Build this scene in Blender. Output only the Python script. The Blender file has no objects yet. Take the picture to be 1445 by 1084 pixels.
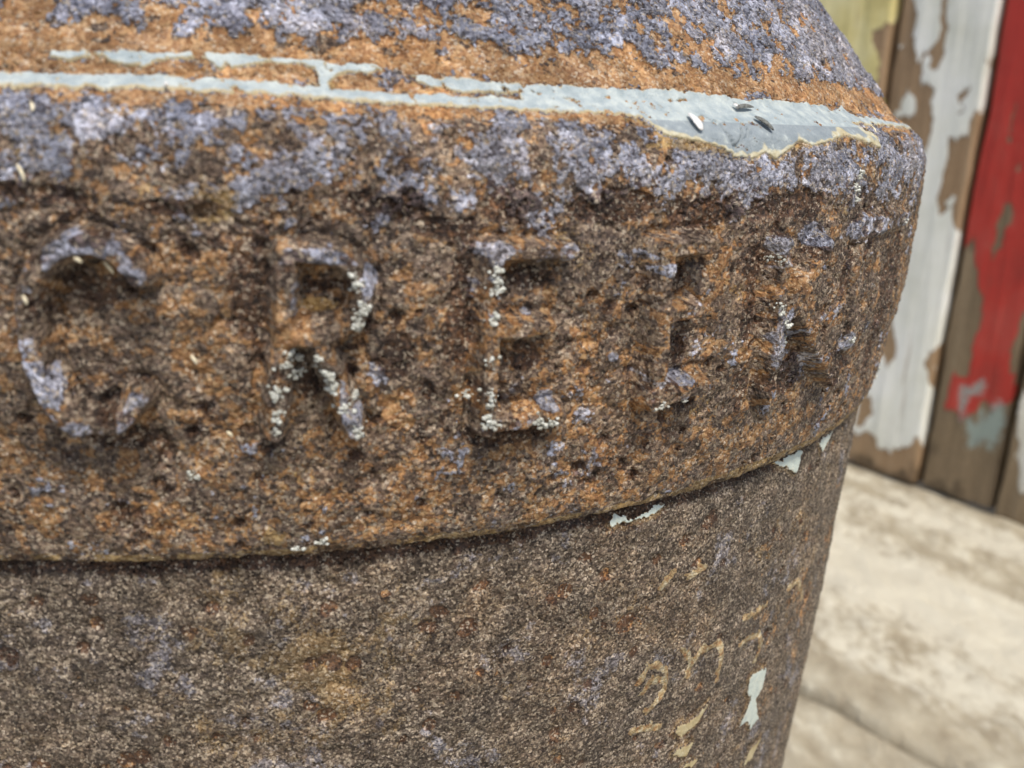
import bpy, bmesh, math, random
import numpy as np
from mathutils import Vector, Matrix, noise as mnoise

# ---------------------------------------------------------------- scale, camera, sky, sun, exposure
S = 0.2                       # metres per radius of the iron casting
CAM_H = 2.5                   # camera height above the paving, in radii
AX, AY = -0.4079, 1.6095      # axis of the casting, in radii, from the camera
sc = bpy.context.scene
cam = bpy.data.cameras.new('camera'); camo = bpy.data.objects.new('camera', cam)
sc.collection.objects.link(camo); sc.camera = camo
P, RO = 0.2879, 0.0434
Xv = Vector((1, 0, 0)); Uv = Vector((0, math.sin(P), math.cos(P))); Fv = Vector((0, math.cos(P), -math.sin(P)))
c, s = math.cos(RO), math.sin(RO)
rx, ux = c*Xv + s*Uv, -s*Xv + c*Uv
camo.matrix_world = Matrix(((rx.x, ux.x, -Fv.x, 0), (rx.y, ux.y, -Fv.y, 0), (rx.z, ux.z, -Fv.z, CAM_H*S), (0, 0, 0, 1)))
cam.sensor_width = 36; cam.lens = 1313/1445*36
cam.clip_start = 0.01; cam.clip_end = 500
cam.dof.use_dof = True; cam.dof.focus_distance = 0.182; cam.dof.aperture_fstop = 19

SUN_EL, SUN_AZ = math.radians(60), math.radians(23)     # azimuth from straight behind the camera towards its right
sun_dir = Vector((math.sin(SUN_AZ)*math.cos(SUN_EL), -math.cos(SUN_AZ)*math.cos(SUN_EL), math.sin(SUN_EL)))  # towards the sun
w = bpy.data.worlds.new('World'); sc.world = w; w.use_nodes = True
nt = w.node_tree
sky = nt.nodes.new('ShaderNodeTexSky'); sky.sky_type = 'NISHITA'; sky.sun_disc = False
sky.sun_elevation = SUN_EL; sky.sun_rotation = math.atan2(sun_dir.x, sun_dir.y)
sky.dust_density = 2.5; sky.air_density = 1.0; sky.ozone_density = 0.6
nt.links.new(sky.outputs[0], nt.nodes['Background'].inputs[0])
nt.nodes['Background'].inputs[1].default_value = 0.08
sl = bpy.data.lights.new('sun', 'SUN'); sl.energy = 1.5; sl.angle = math.radians(13); sl.color = (1, .91, .78)
so = bpy.data.objects.new('sun', sl); sc.collection.objects.link(so)
so.rotation_euler = sun_dir.to_track_quat('Z', 'Y').to_euler(); so.location = (0, 0, 3)
sc.view_settings.view_transform = 'Standard'; sc.view_settings.look = 'None'
sc.view_settings.exposure = 0.94; sc.view_settings.gamma = 1

# ---------------------------------------------------------------- helpers
def link(o, parent=None, label=None, cat=None, group=None, kind=None):
    sc.collection.objects.link(o)
    if parent is not None: o.parent = parent
    if label: o['label'] = label
    if cat: o['category'] = cat
    if group: o['group'] = group
    if kind: o['kind'] = kind
    return o

def mesh_np(name, co, quads, mat, attrs=None, smooth=True):
    me = bpy.data.meshes.new(name); n, m = len(co), len(quads); k = quads.shape[1]
    me.vertices.add(n); me.vertices.foreach_set('co', np.ascontiguousarray(co, np.float32).ravel())
    me.loops.add(m*k); me.loops.foreach_set('vertex_index', np.ascontiguousarray(quads, np.int32).ravel())
    me.polygons.add(m); me.polygons.foreach_set('loop_start', np.arange(0, m*k, k, dtype=np.int32))
    me.update(calc_edges=True)
    if smooth: me.polygons.foreach_set('use_smooth', np.ones(m, bool))
    for an, a in (attrs or {}).items():
        at = me.attributes.new(an, 'FLOAT_COLOR', 'POINT')
        at.data.foreach_set('color', np.ascontiguousarray(np.c_[a, np.ones(n)], np.float32).ravel())
    me.materials.append(mat); me.update()
    return bpy.data.objects.new(name, me)

def vnoise(x, y, seed):
    rng = np.random.default_rng(seed); T = rng.random((512, 512)).astype(np.float32)
    a = .6+.37*seed; ca, sa = math.cos(a), math.sin(a)
    x, y = x*ca-y*sa+seed*7.3, x*sa+y*ca+seed*3.1
    xi = np.floor(x).astype(np.int32); yi = np.floor(y).astype(np.int32)
    fx = (x-xi).astype(np.float32); fy = (y-yi).astype(np.float32)
    fx = fx*fx*fx*(fx*(fx*6-15)+10); fy = fy*fy*fy*(fy*(fy*6-15)+10)
    xi &= 511; yi &= 511; x1 = (xi+1) & 511; y1 = (yi+1) & 511
    return (T[xi, yi]*(1-fx)+T[x1, yi]*fx)*(1-fy)+(T[xi, y1]*(1-fx)+T[x1, y1]*fx)*fy-.5

def fbm(x, y, lam, seed, octs=4, gain=.55):
    t = 0; a = 1; n = 0
    for i in range(octs):
        t = t+a*vnoise(x/lam, y/lam, seed+i); n += a*a; a *= gain; lam *= .5
    return t/math.sqrt(n)*2.0          # roughly -1..1

def worley(x, y, lam, seed):
    rng = np.random.default_rng(seed); T = rng.random((256, 256, 3)).astype(np.float32)
    x = x/lam; y = y/lam; xi = np.floor(x).astype(np.int32); yi = np.floor(y).astype(np.int32)
    best = np.full(x.shape, 9., np.float32); bid = np.zeros(x.shape, np.float32)
    for dx in (-1, 0, 1):
        for dy in (-1, 0, 1):
            t = T[(xi+dx) & 255, (yi+dy) & 255]
            d = np.hypot(xi+dx+t[..., 0]-x, yi+dy+t[..., 1]-y).astype(np.float32)
            m = d < best; best = np.where(m, d, best); bid = np.where(m, t[..., 2], bid)
    return best, bid

def sstep(a, b, x):
    t = np.clip((x-a)/(b-a), 0, 1); return t*t*(3-2*t)

def seg_dist(px, py, pts, closed=False):
    d = np.full(px.shape, 9., np.float32); P_ = list(pts)+([pts[0]] if closed else [])
    for (x0, y0), (x1, y1) in zip(P_[:-1], P_[1:]):
        vx, vy = x1-x0, y1-y0; L = vx*vx+vy*vy+1e-12
        t = np.clip(((px-x0)*vx+(py-y0)*vy)/L, 0, 1)
        d = np.minimum(d, np.hypot(px-x0-t*vx, py-y0-t*vy))
    return d

def poly_sdf(px, py, pts):              # > 0 inside
    d = seg_dist(px, py, pts, True); ins = np.zeros(px.shape, bool); n = len(pts)
    for i in range(n):
        (x0, y0), (x1, y1) = pts[i], pts[(i+1) % n]
        if y0 == y1: continue
        ins ^= ((y0 > py) != (y1 > py)) & (px < (x1-x0)*(py-y0)/(y1-y0)+x0)
    return np.where(ins, d, -d)

# ---------------------------------------------------------------- marks measured on the casting: (angle, height) in radians / radii
LETTERS = {
  'C': [[(0.157, -0.1183), (0.145, -0.1015), (0.125, -0.0951), (0.104, -0.1007), (0.089, -0.1183), (0.083, -0.1455), (0.085, -0.1751), (0.093, -0.1999), (0.106, -0.2196), (0.125, -0.2236), (0.142, -0.2125), (0.15, -0.2022)]],
  'R': [[(0.251, -0.0999), (0.248, -0.1391), (0.244, -0.1807), (0.239, -0.2291)],
    [(0.251, -0.1015), (0.273, -0.0999), (0.293, -0.1071), (0.303, -0.1247), (0.3, -0.1447), (0.282, -0.1583), (0.249, -0.1607)],
    [(0.271, -0.1623), (0.283, -0.1919), (0.296, -0.2315)]],
  'E': [[(0.398, -0.0999), (0.397, -0.1423), (0.397, -0.1871), (0.399, -0.2386)],
    [(0.398, -0.1015), (0.429, -0.1015), (0.457, -0.1007)],
    [(0.398, -0.1599), (0.423, -0.1591), (0.443, -0.1583)],
    [(0.399, -0.2346), (0.43, -0.2354), (0.459, -0.233)]],
  'E2': [[(0.545, -0.1023), (0.547, -0.1503), (0.549, -0.1935), (0.553, -0.2338)],
    [(0.545, -0.1023), (0.568, -0.1015), (0.592, -0.1007)],
    [(0.547, -0.1575), (0.571, -0.1559), (0.584, -0.1543)],
    [(0.552, -0.2315), (0.581, -0.2267), (0.605, -0.2228)]],
  'K': [[(0.691, -0.1071), (0.695, -0.1559), (0.701, -0.2046), (0.712, -0.2528)],
    [(0.703, -0.1807), (0.731, -0.1463), (0.759, -0.1111)],
    [(0.719, -0.1623), (0.769, -0.2062), (0.839, -0.2568)]],
  'FAINT': [[(0.851, -0.0983), (0.861, -0.1591), (0.881, -0.2236)],
    [(0.851, -0.0983), (0.916, -0.0999), (0.995, -0.1007)]]}
LEDGE_PAINT = [[(0.042, 0.0079), (0.104, 0.0098), (0.153, 0.0111), (0.202, 0.0104), (0.252, 0.0091), (0.278, 0.0083), (0.277, 0.0162), (0.275, 0.0207), (0.263, 0.0231), (0.245, 0.0231), (0.217, 0.0194), (0.211, 0.0213), (0.208, 0.0149), (0.204, 0.02), (0.197, 0.0231), (0.171, 0.0225), (0.163, 0.02), (0.157, 0.0149), (0.15, 0.0168), (0.132, 0.0181), (0.122, 0.0207), (0.088, 0.0194), (0.086, 0.0244), (0.126, 0.0256), (0.191, 0.0281), (0.217, 0.0275), (0.279, 0.0262), (0.322, 0.025), (0.329, 0.0219), (0.322, 0.0194), (0.3, 0.02), (0.291, 0.0168), (0.284, 0.0111), (0.288, 0.0074), (0.336, 0.007), (0.38, 0.0066), (0.416, 0.0066), (0.438, 0.0074), (0.436, 0.0098), (0.411, 0.0091), (0.382, 0.0091), (0.36, 0.0123), (0.347, 0.0194), (0.384, 0.0187), (0.439, 0.0175), (0.52, 0.0181), (0.601, 0.0207), (0.673, 0.0168), (0.695, 0.0143), (0.725, 0.0187), (0.752, 0.0149), (0.78, 0.0168), (0.848, 0.0149), (0.853, 0.0098), (0.888, 0.0162), (0.902, 0.0054), (1.197, -0.0021), (1.203, -0.0042), (0.866, -0.0008), (0.893, -0.0107), (0.896, -0.0229), (0.835, -0.0148), (0.819, -0.0112), (0.773, -0.0192), (0.74, -0.0214), (0.727, -0.0169), (0.704, -0.0258), (0.685, -0.034), (0.671, -0.0266), (0.657, -0.0325), (0.647, -0.034), (0.633, -0.0325), (0.618, -0.0258), (0.602, -0.0221), (0.571, -0.0199), (0.553, -0.0154), (0.542, -0.0029), (0.511, -0.0021), (0.471, -0.0021), (0.376, -0.0017), (0.302, 0), (0.252, 0.0009), (0.179, 0.0017), (0.123, 0), (0.048, -0.0004)]]
PALE_CHIPS = [[(0.88, -0.6449), (0.879, -0.6769), (0.865, -0.684), (0.886, -0.724), (0.864, -0.7288), (0.85, -0.7088), (0.827, -0.7064), (0.848, -0.6761), (0.833, -0.6585), (0.832, -0.6369)],
  [(0.804, -0.3572), (0.884, -0.358), (0.873, -0.366), (0.866, -0.3828), (0.835, -0.3668)],
  [(0.928, -0.3604), (0.985, -0.3604), (0.962, -0.3676), (0.941, -0.3764)],
  [(0.549, -0.3628), (0.556, -0.358), (0.575, -0.3636), (0.59, -0.3636), (0.608, -0.3572), (0.624, -0.3596), (0.612, -0.3636), (0.594, -0.3668), (0.569, -0.3676), (0.552, -0.3668)]]
YELLOW_CHIPS = [[(0.742, -0.6321), (0.725, -0.6497), (0.696, -0.6585), (0.684, -0.6481), (0.688, -0.6385), (0.71, -0.6433)],
  [(0.722, -0.6769), (0.712, -0.6912), (0.685, -0.6785), (0.69, -0.6721), (0.708, -0.6753)],
  [(0.736, -0.7072), (0.726, -0.7128), (0.707, -0.7088), (0.714, -0.7016)],
  [(0.911, -0.7655), (0.888, -0.7855), (0.863, -0.7847), (0.873, -0.7655)]]
FLAKE_RIMS = [[(0.612, -0.5562), (0.623, -0.541), (0.638, -0.5434), (0.654, -0.5578), (0.656, -0.5802), (0.645, -0.593), (0.63, -0.5994)],
  [(0.621, -0.5698), (0.63, -0.561), (0.652, -0.5658)],
  [(0.691, -0.5714), (0.708, -0.553), (0.743, -0.5522), (0.753, -0.5802), (0.749, -0.6041)],
  [(0.675, -0.5378), (0.692, -0.5562), (0.693, -0.5754)],
  [(0.79, -0.5394), (0.816, -0.5434), (0.842, -0.541)],
  [(0.795, -0.5738), (0.837, -0.5794), (0.85, -0.597), (0.841, -0.6169)],
  [(0.906, -0.545), (0.94, -0.5482), (0.984, -0.5914)],
  [(0.614, -0.6161), (0.633, -0.6193), (0.656, -0.6281)],
  [(0.668, -0.4476), (0.691, -0.4444)],
  [(0.627, -0.4484), (0.644, -0.4356)]]
BARE_SPOTS = [(0.134, -0.0983, 0.022, 0.0104), (0.153, -0.1167, 0.009, 0.0072), (0.095, -0.1927, 0.009, 0.0143), (0.107, -0.2228, 0.011, 0.0087), (0.149, -0.2014, 0.008, 0.0056), (0.275, -0.1031, 0.022, 0.0064), (0.305, -0.1191, 0.009, 0.0152), (0.297, -0.218, 0.008, 0.0111), (0.403, -0.0999, 0.018, 0.008), (0.456, -0.1015, 0.011, 0.008), (0.445, -0.2204, 0.014, 0.0079), (0.58, -0.2141, 0.016, 0.0063), (0.757, -0.1031, 0.025, 0.012), (0.854, -0.1015, 0.056, 0.0152), (0.684, -0.1071, 0.01, 0.0088), (0.988, -0.1015, 0.033, 0.008), (0.876, -0.2228, 0.019, 0.011), (0.548, -0.1183, 0.013, 0.0056), (0.704, -0.1975, 0.017, 0.0308), (0.075, -0.1407, 0.006, 0.0296), (0.428, -0.1479, 0.006, 0.0032), (0.513, -0.1927, 0.006, 0.0048)]
RUST_SPOTS = [(0.433, -0.1015, 0.013, 0.0064), (0.272, -0.1383, 0.014, 0.0056), (0.437, -0.2196, 0.009, 0.0126), (0.396, -0.0791, 0.011, 0.0112), (0.369, -0.0791, 0.013, 0.0064), (0.544, -0.0863, 0.022, 0.0152), (0.245, -0.1439, 0.007, 0.0208), (0.251, -0.0991, 0.015, 0.0056), (0.122, -0.2228, 0.013, 0.0087), (0.197, -0.1983, 0.02, 0.0087), (0.203, -0.1743, 0.01, 0.0096), (0.329, -0.2172, 0.017, 0.015), (0.525, -0.0751, 0.014, 0.0096), (0.332, -0.291, 0.008, 0.0167), (0.406, -0.1703, 0.024, 0.0112), (0.711, -0.1575, 0.019, 0.0208), (0.742, -0.2926, 0.1, 0.0119), (0.822, -0.3417, 0.083, 0.003), (0.065, -0.3108, 0.026, 0.0158), (0.487, -0.3179, 0.03, 0.0071), (0.321, -0.3219, 0.03, 0.0086), (0.178, -0.3305, 0.016, 0.008), (0.169, -0.1095, 0.014, 0.008)]
OCHRE_SPOTS = [(0.197, -0.0711, 0.025, 0.0104), (0.262, -0.1383, 0.007, 0.0048), (0.355, 0.0013, 0.017, 0.0038), (0.582, -0.0229, 0.05, 0.0052), (0.278, 0.0079, 0.01, 0.0042), (0.237, -0.3282, 0.011, 0.0096)]
PIT_SHADE_SPOTS = [(0.435, -0.1231, 0.021, 0.0088), (0.571, -0.1255, 0.012, 0.0144), (0.581, -0.1887, 0.012, 0.0214), (0.433, -0.1831, 0.013, 0.0136), (0.591, -0.2394, 0.024, 0.0102), (0.422, -0.2488, 0.039, 0.0104), (0.668, -0.1239, 0.018, 0.0168), (0.667, -0.1671, 0.008, 0.0407), (0.68, -0.2409, 0.009, 0.0231), (0.123, -0.1247, 0.028, 0.0128), (0.15, -0.1223, 0.011, 0.0048), (0.129, -0.2062, 0.01, 0.0118), (0.125, -0.237, 0.03, 0.0079), (0.265, -0.1999, 0.008, 0.0126), (0.282, -0.1247, 0.02, 0.0064), (0.716, -0.2315, 0.032, 0.0142), (0.758, -0.2425, 0.018, 0.0246), (0.749, -0.1175, 0.013, 0.0064), (0.87, -0.1231, 0.019, 0.02), (0.832, -0.1527, 0.013, 0.0304), (0.991, -0.1999, 0.036, 0.0887), (0.859, -0.248, 0.042, 0.0128), (0.376, -0.1415, 0.011, 0.0496), (0.176, -0.0719, 0.027, 0.0064), (0.083, -0.0655, 0.031, 0.0072), (0.234, -0.248, 0.008, 0.0064), (0.358, -0.0839, 0.022, 0.0104), (0.327, -0.0687, 0.031, 0.0104), (0.424, -0.0687, 0.029, 0.0112), (0.504, -0.0687, 0.049, 0.0104), (0.692, -0.0727, 0.07, 0.0136), (0.584, -0.0759, 0.033, 0.0128), (0.226, -0.1335, 0.013, 0.036), (0.328, -0.1775, 0.016, 0.0168), (0.505, -0.1479, 0.011, 0.008), (0.298, -0.2568, 0.008, 0.0064)]  # dark pits, and shade painted into letter recesses and beside strokes
BODY_PITS = [(0.089, -0.4076, 0.006, 0.0064), (0.015, -0.4372, 0.007, 0.0072), (0.211, -0.4268, 0.006, 0.0064), (0.278, -0.454, 0.009, 0.0063), (0.376, -0.4196, 0.009, 0.0056), (0.404, -0.4428, 0.007, 0.008), (0.505, -0.4236, 0.009, 0.0072), (0.585, -0.4787, 0.012, 0.0096), (0.492, -0.4963, 0.009, 0.008), (0.358, -0.4963, 0.006, 0.0056), (0.115, -0.537, 0.008, 0.0072), (0.103, -0.5402, 0.007, 0.0088), (0.275, -0.5083, 0.007, 0.0056), (0.509, -0.5826, 0.009, 0.0104), (0.694, -0.3924, 0.011, 0.0104), (0.679, -0.4364, 0.01, 0.0072), (0.618, -0.4164, 0.007, 0.0056), (0.542, -0.4588, 0.007, 0.0063), (0.37, -0.537, 0.006, 0.0072), (0.3, -0.4603, 0.006, 0.0072), (0.03, -0.5466, 0.008, 0.0072), (0.263, -0.4556, 0.006, 0.0055), (0.421, -0.33, 0.006, 0.003)]
CRUST = [(0.292, -0.1151, 0.004, 0.003), (0.297, -0.1199, 0.004, 0.003), (0.295, -0.1239, 0.004, 0.003), (0.303, -0.1367, 0.004, 0.003), (0.301, -0.1399, 0.004, 0.003), (0.297, -0.1447, 0.004, 0.003), (0.298, -0.1511, 0.004, 0.003), (0.253, -0.1703, 0.004, 0.003), (0.256, -0.1767, 0.004, 0.003), (0.249, -0.1783, 0.004, 0.003), (0.254, -0.1895, 0.004, 0.003), (0.257, -0.1879, 0.004, 0.003), (0.27, -0.1743, 0.004, 0.003), (0.273, -0.1839, 0.004, 0.003), (0.276, -0.1879, 0.004, 0.003), (0.28, -0.1935, 0.004, 0.003), (0.278, -0.1975, 0.004, 0.003), (0.241, -0.1999, 0.004, 0.003), (0.243, -0.1951, 0.004, 0.003), (0.242, -0.2109, 0.004, 0.003), (0.241, -0.2172, 0.004, 0.003), (0.239, -0.2259, 0.004, 0.003), (0.287, -0.2101, 0.004, 0.0032), (0.293, -0.2149, 0.004, 0.003), (0.295, -0.2212, 0.004, 0.003), (0.297, -0.2275, 0.004, 0.003), (0.298, -0.233, 0.004, 0.003), (0.296, -0.2046, 0.004, 0.003), (0.397, -0.1127, 0.004, 0.003), (0.397, -0.1207, 0.004, 0.0032), (0.4, -0.1271, 0.004, 0.003), (0.395, -0.1279, 0.004, 0.003), (0.395, -0.1519, 0.004, 0.003), (0.397, -0.1479, 0.004, 0.003), (0.397, -0.1791, 0.004, 0.003), (0.395, -0.1831, 0.004, 0.003), (0.396, -0.203, 0.004, 0.003), (0.396, -0.2085, 0.004, 0.003), (0.397, -0.2149, 0.004, 0.003), (0.396, -0.2243, 0.004, 0.003), (0.401, -0.2299, 0.004, 0.003), (0.405, -0.2338, 0.004, 0.003), (0.395, -0.233, 0.004, 0.003), (0.439, -0.2346, 0.004, 0.003), (0.444, -0.237, 0.004, 0.003), (0.449, -0.2386, 0.004, 0.003), (0.454, -0.2362, 0.004, 0.003), (0.442, -0.2315, 0.004, 0.003), (0.383, -0.2117, 0.004, 0.003), (0.683, -0.1167, 0.004, 0.003), (0.686, -0.1215, 0.004, 0.003), (0.694, -0.1671, 0.004, 0.003), (0.702, -0.1759, 0.004, 0.003), (0.708, -0.1815, 0.004, 0.003), (0.69, -0.1607, 0.004, 0.003), (0.728, -0.2006, 0.004, 0.003), (0.728, -0.2078, 0.004, 0.003), (0.838, -0.0463, 0.005, 0.003), (0.834, -0.0503, 0.004, 0.003), (0.825, -0.0583, 0.004, 0.003), (0.833, -0.0639, 0.004, 0.003), (0.832, -0.0727, 0.004, 0.003), (0.989, -0.1031, 0.011, 0.003), (0.877, -0.2212, 0.005, 0.003), (0.178, -0.2671, 0.004, 0.003), (0.18, -0.2703, 0.004, 0.003), (1.146, -0.3132, 0.004, 0.003), (1.146, -0.3258, 0.004, 0.003), (0.273, -0.3337, 0.004, 0.003), (0.253, -0.3385, 0.004, 0.003), (0.584, -0.2346, 0.004, 0.003), (0.556, -0.233, 0.004, 0.003)]
STRAW = [[(0.089, -0.0112), (0.092, -0.0169)],
  [(0.083, -0.0479), (0.087, -0.0591)],
  [(0.118, -0.1047), (0.123, -0.1079)],
  [(0.133, -0.1087), (0.139, -0.1167)],
  [(0.087, -0.1287), (0.089, -0.1351)],
  [(0.184, -0.1743), (0.188, -0.1807)],
  [(0.205, -0.2322), (0.209, -0.237)],
  [(0.903, -0.0038), (0.898, -0.0112)]]
BITS = [[(0.593, -0.0017), (0.593, -0.0143)],
  [(0.677, -0.0017), (0.687, -0.0127)],
  [(0.662, 0.0037), (0.69, 0.0058)],
  [(0.664, 0.0074), (0.666, 0.005)],
  [(0.171, 0.0017), (0.174, 0.0017)]]
CRACKS = [[(0.63, -0.0318), (0.631, -0.0236), (0.642, -0.0169), (0.649, -0.0102)],
  [(0.632, -0.0251), (0.626, -0.0169), (0.622, -0.0097), (0.624, -0.0051)],
  [(0.641, -0.0192), (0.654, -0.0143), (0.66, -0.0097)]]
def rounded(pl, n=2):                   # corner cutting: the cast C and the bowl of the R are round strokes
    for _ in range(n):
        q = [pl[0]]
        for (x0, y0), (x1, y1) in zip(pl[:-1], pl[1:]): q += [(.75*x0+.25*x1, .75*y0+.25*y1), (.25*x0+.75*x1, .25*y0+.75*y1)]
        pl = q+[pl[-1]]
    return pl
LETTERS['C'][0] = rounded(LETTERS['C'][0]); LETTERS['R'][1] = rounded(LETTERS['R'][1], 1)
# marks on the boards: (distance along the wall, height)
WHITE_BARE = [[(-0.24, 0.952), (-0.137, 0.901), (-0.078, 0.773), (-0.049, 0.754), (-0.051, 0.652), (-0.066, 0.562), (-0.023, 0.493), (0.026, 0.447), (0.052, 0.474), (0.126, 0.512), (0.126, 0.623), (0.115, 0.732), (0.114, 0.819), (0.101, 0.97), (0.141, 0.966), (0.154, 0.816), (0.16, 0.73), (0.179, 0.599), (0.179, 0.489), (0.169, 0.41), (0.138, 0.392), (0.126, 0.347), (0.097, 0.366), (0.096, 0.428), (0.057, 0.447), (0.04, 0.402), (0.052, 0.302), (0.158, 0.221), (0.165, 0.13), (0.197, 0.063), (0.162, -0.054), (0.168, -0.17), (0.168, -0.288), (0.157, -0.577), (-0.154, -0.361), (-0.213, -0.023), (-0.019, 0.056), (0.032, 0.034), (0.054, 0.058), (0.039, 0.174), (-0.014, 0.238), (-0.075, 0.195), (-0.055, 0.078), (-0.225, 0.049), (-0.253, 0.216), (-0.244, 0.544)],
  [(0.315, -0.092), (0.378, -0.112), (0.437, -0.041), (0.446, 0.093), (0.479, 0.116), (0.519, 0.051), (0.53, -0.306), (0.488, -0.705), (0.457, -0.648), (0.419, -0.548), (0.358, -0.602), (0.32, -0.559), (0.303, -0.466), (0.328, -0.299), (0.326, -0.207)],
  [(0.324, 0.179), (0.419, 0.259), (0.399, 0.189), (0.339, 0.152)],
  [(0.445, 0.419), (0.485, 0.474), (0.477, 0.419)],
  [(0.345, 0.067), (0.375, 0.113), (0.376, 0.055)],
  [(0.418, -1.594), (0.478, -1.75), (0.502, -1.503), (0.47, -1.444)],
  [(0.063, -1.298), (0.124, -1.354), (0.195, -1.569), (0.145, -1.704), (0.06, -1.617)],
  [(-0.031, -1.952), (0.072, -1.924), (0.081, -2.082), (0.008, -2.182), (-0.05, -2.2)],
  [(-0.195, -2.272), (0.149, -2.235), (0.207, -2.3), (0.349, -2.287), (0.472, -2.138), (0.537, -2.564), (0.335, -2.668), (-0.147, -2.759)]]
WHITE_DOTS = [[(-0.168, 0.542), (-0.138, 0.551), (-0.111, 0.518), (-0.139, 0.496)],
  [(0.373, -0.487), (0.402, -0.456), (0.431, -0.481), (0.411, -0.535), (0.38, -0.524)]]
CREAM_BARE = [[(-0.362, 0.594), (-0.294, 0.615), (-0.235, 0.682), (-0.16, 0.769), (-0.136, 0.541), (-0.222, 0.193), (-0.276, 0.216), (-0.261, 0.452), (-0.325, 0.472)]]
RED_BARE = [[(0.427, -0.785), (0.597, -0.714), (0.663, -0.916), (0.738, -1.213), (0.726, -1.46), (0.729, -1.608), (0.623, -1.661), (0.573, -2.011), (0.42, -2.058), (0.345, -1.042)],
  [(0.747, -0.445), (0.803, -0.452), (0.799, -0.596), (0.767, -0.714), (0.739, -0.815), (0.726, -0.743), (0.737, -0.558)],
  [(0.676, -0.052), (0.712, -0.029), (0.707, -0.094), (0.684, -0.117)],
  [(0.772, -0.177), (0.816, -0.174), (0.812, -0.249), (0.772, -0.269)],
  [(0.688, 0.164), (0.71, 0.143), (0.708, -0.029), (0.686, -0.008)],
  [(0.99, -1.116), (1.054, -1.103), (1.124, -1.46), (1.03, -1.604), (0.981, -1.496)],
  [(0.34, -1.92), (0.6, -1.873), (0.759, -1.904), (0.859, -1.774), (0.945, -1.849), (1.03, -1.677), (1.181, -1.635), (1.19, -2.631), (0.37, -2.74)]]
TEAL = [[(0.683, -1.711), (0.776, -1.671), (0.835, -1.621), (0.836, -1.73), (0.768, -1.789), (0.74, -1.909), (0.698, -1.845)],
  [(0.779, -1.873), (0.95, -1.873), (0.95, -1.998), (0.796, -2.099)],
  [(0.862, -1.924), (0.963, -1.695), (1.021, -1.876), (0.968, -2.094)]]
KNOT = [[(0.516, -0.725), (0.558, -0.687), (0.625, -0.711), (0.631, -0.794), (0.57, -0.831), (0.521, -0.781)]]
NEXT_PAINT = [[(1.087, -1.661), (1.222, -1.624), (1.348, -2.262), (1.214, -2.272), (1.15, -2.034)]]


# ---------------------------------------------------------------- materials
class G:
    def __init__(self, name):
        self.m = bpy.data.materials.new(name); self.m.use_nodes = True
        self.t = self.m.node_tree; self.b = self.t.nodes['Principled BSDF']
        self.co = self.t.nodes.new('ShaderNodeTexCoord').outputs['Object']
    def n(self, typ, **kw):
        x = self.t.nodes.new(typ)
        for k, v in kw.items(): setattr(x, k, v)
        return x
    def put(self, sock, v):
        if isinstance(v, bpy.types.NodeSocket): self.t.links.new(v, sock)
        elif isinstance(v, tuple): sock.default_value = (*v, 1) if len(v) == 3 and sock.type == 'RGBA' else v
        else: sock.default_value = v
    def math(self, op, a, b=0, clamp=False):
        x = self.n('ShaderNodeMath', operation=op, use_clamp=clamp); self.put(x.inputs[0], a); self.put(x.inputs[1], b); return x.outputs[0]
    def noise(self, scale, detail=3, rough=.55, vec=None, stretch=None):
        x = self.n('ShaderNodeTexNoise'); v = vec or self.co
        if stretch:
            mp = self.n('ShaderNodeMapping'); mp.inputs['Scale'].default_value = stretch; self.put(mp.inputs[0], v); v = mp.outputs[0]
        self.put(x.inputs['Vector'], v); x.inputs['Scale'].default_value = scale
        x.inputs['Detail'].default_value = detail; x.inputs['Roughness'].default_value = rough
        return x.outputs[0]
    def voro(self, scale, feature='F1'):
        x = self.n('ShaderNodeTexVoronoi', feature=feature); self.put(x.inputs['Vector'], self.co); x.inputs['Scale'].default_value = scale; return x
    def step(self, a, b, v):
        x = self.n('ShaderNodeMapRange', interpolation_type='SMOOTHSTEP'); self.put(x.inputs[0], v)
        x.inputs[1].default_value = a; x.inputs[2].default_value = b; return x.outputs[0]
    def mix(self, f, a, b, mode='MIX'):
        x = self.n('ShaderNodeMix', data_type='RGBA', blend_type=mode); self.put(x.inputs[0], f); self.put(x.inputs[6], a); self.put(x.inputs[7], b); return x.outputs[2]
    def ramp(self, v, stops):
        x = self.n('ShaderNodeValToRGB'); self.put(x.inputs[0], v); cr = x.color_ramp
        while len(cr.elements) < len(stops): cr.elements.new(.5)
        for e, (p, col) in zip(cr.elements, stops): e.position = p; e.color = (*col, 1)
        return x.outputs[0]
    def attr(self, name):
        a = self.n('ShaderNodeAttribute', attribute_name=name); x = self.n('ShaderNodeSeparateColor'); self.put(x.inputs[0], a.outputs['Color']); return x.outputs
    def done(self, col, rough, height=None, dist=.001, strength=1, spec=.4):
        self.put(self.b.inputs['Base Color'], col); self.put(self.b.inputs['Roughness'], rough)
        self.b.inputs['Specular IOR Level'].default_value = spec
        if height is not None:
            bp = self.n('ShaderNodeBump'); bp.inputs['Distance'].default_value = dist; bp.inputs['Strength'].default_value = strength
            self.put(bp.inputs['Height'], height); self.put(self.b.inputs['Normal'], bp.outputs[0])
        return self.m

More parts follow.
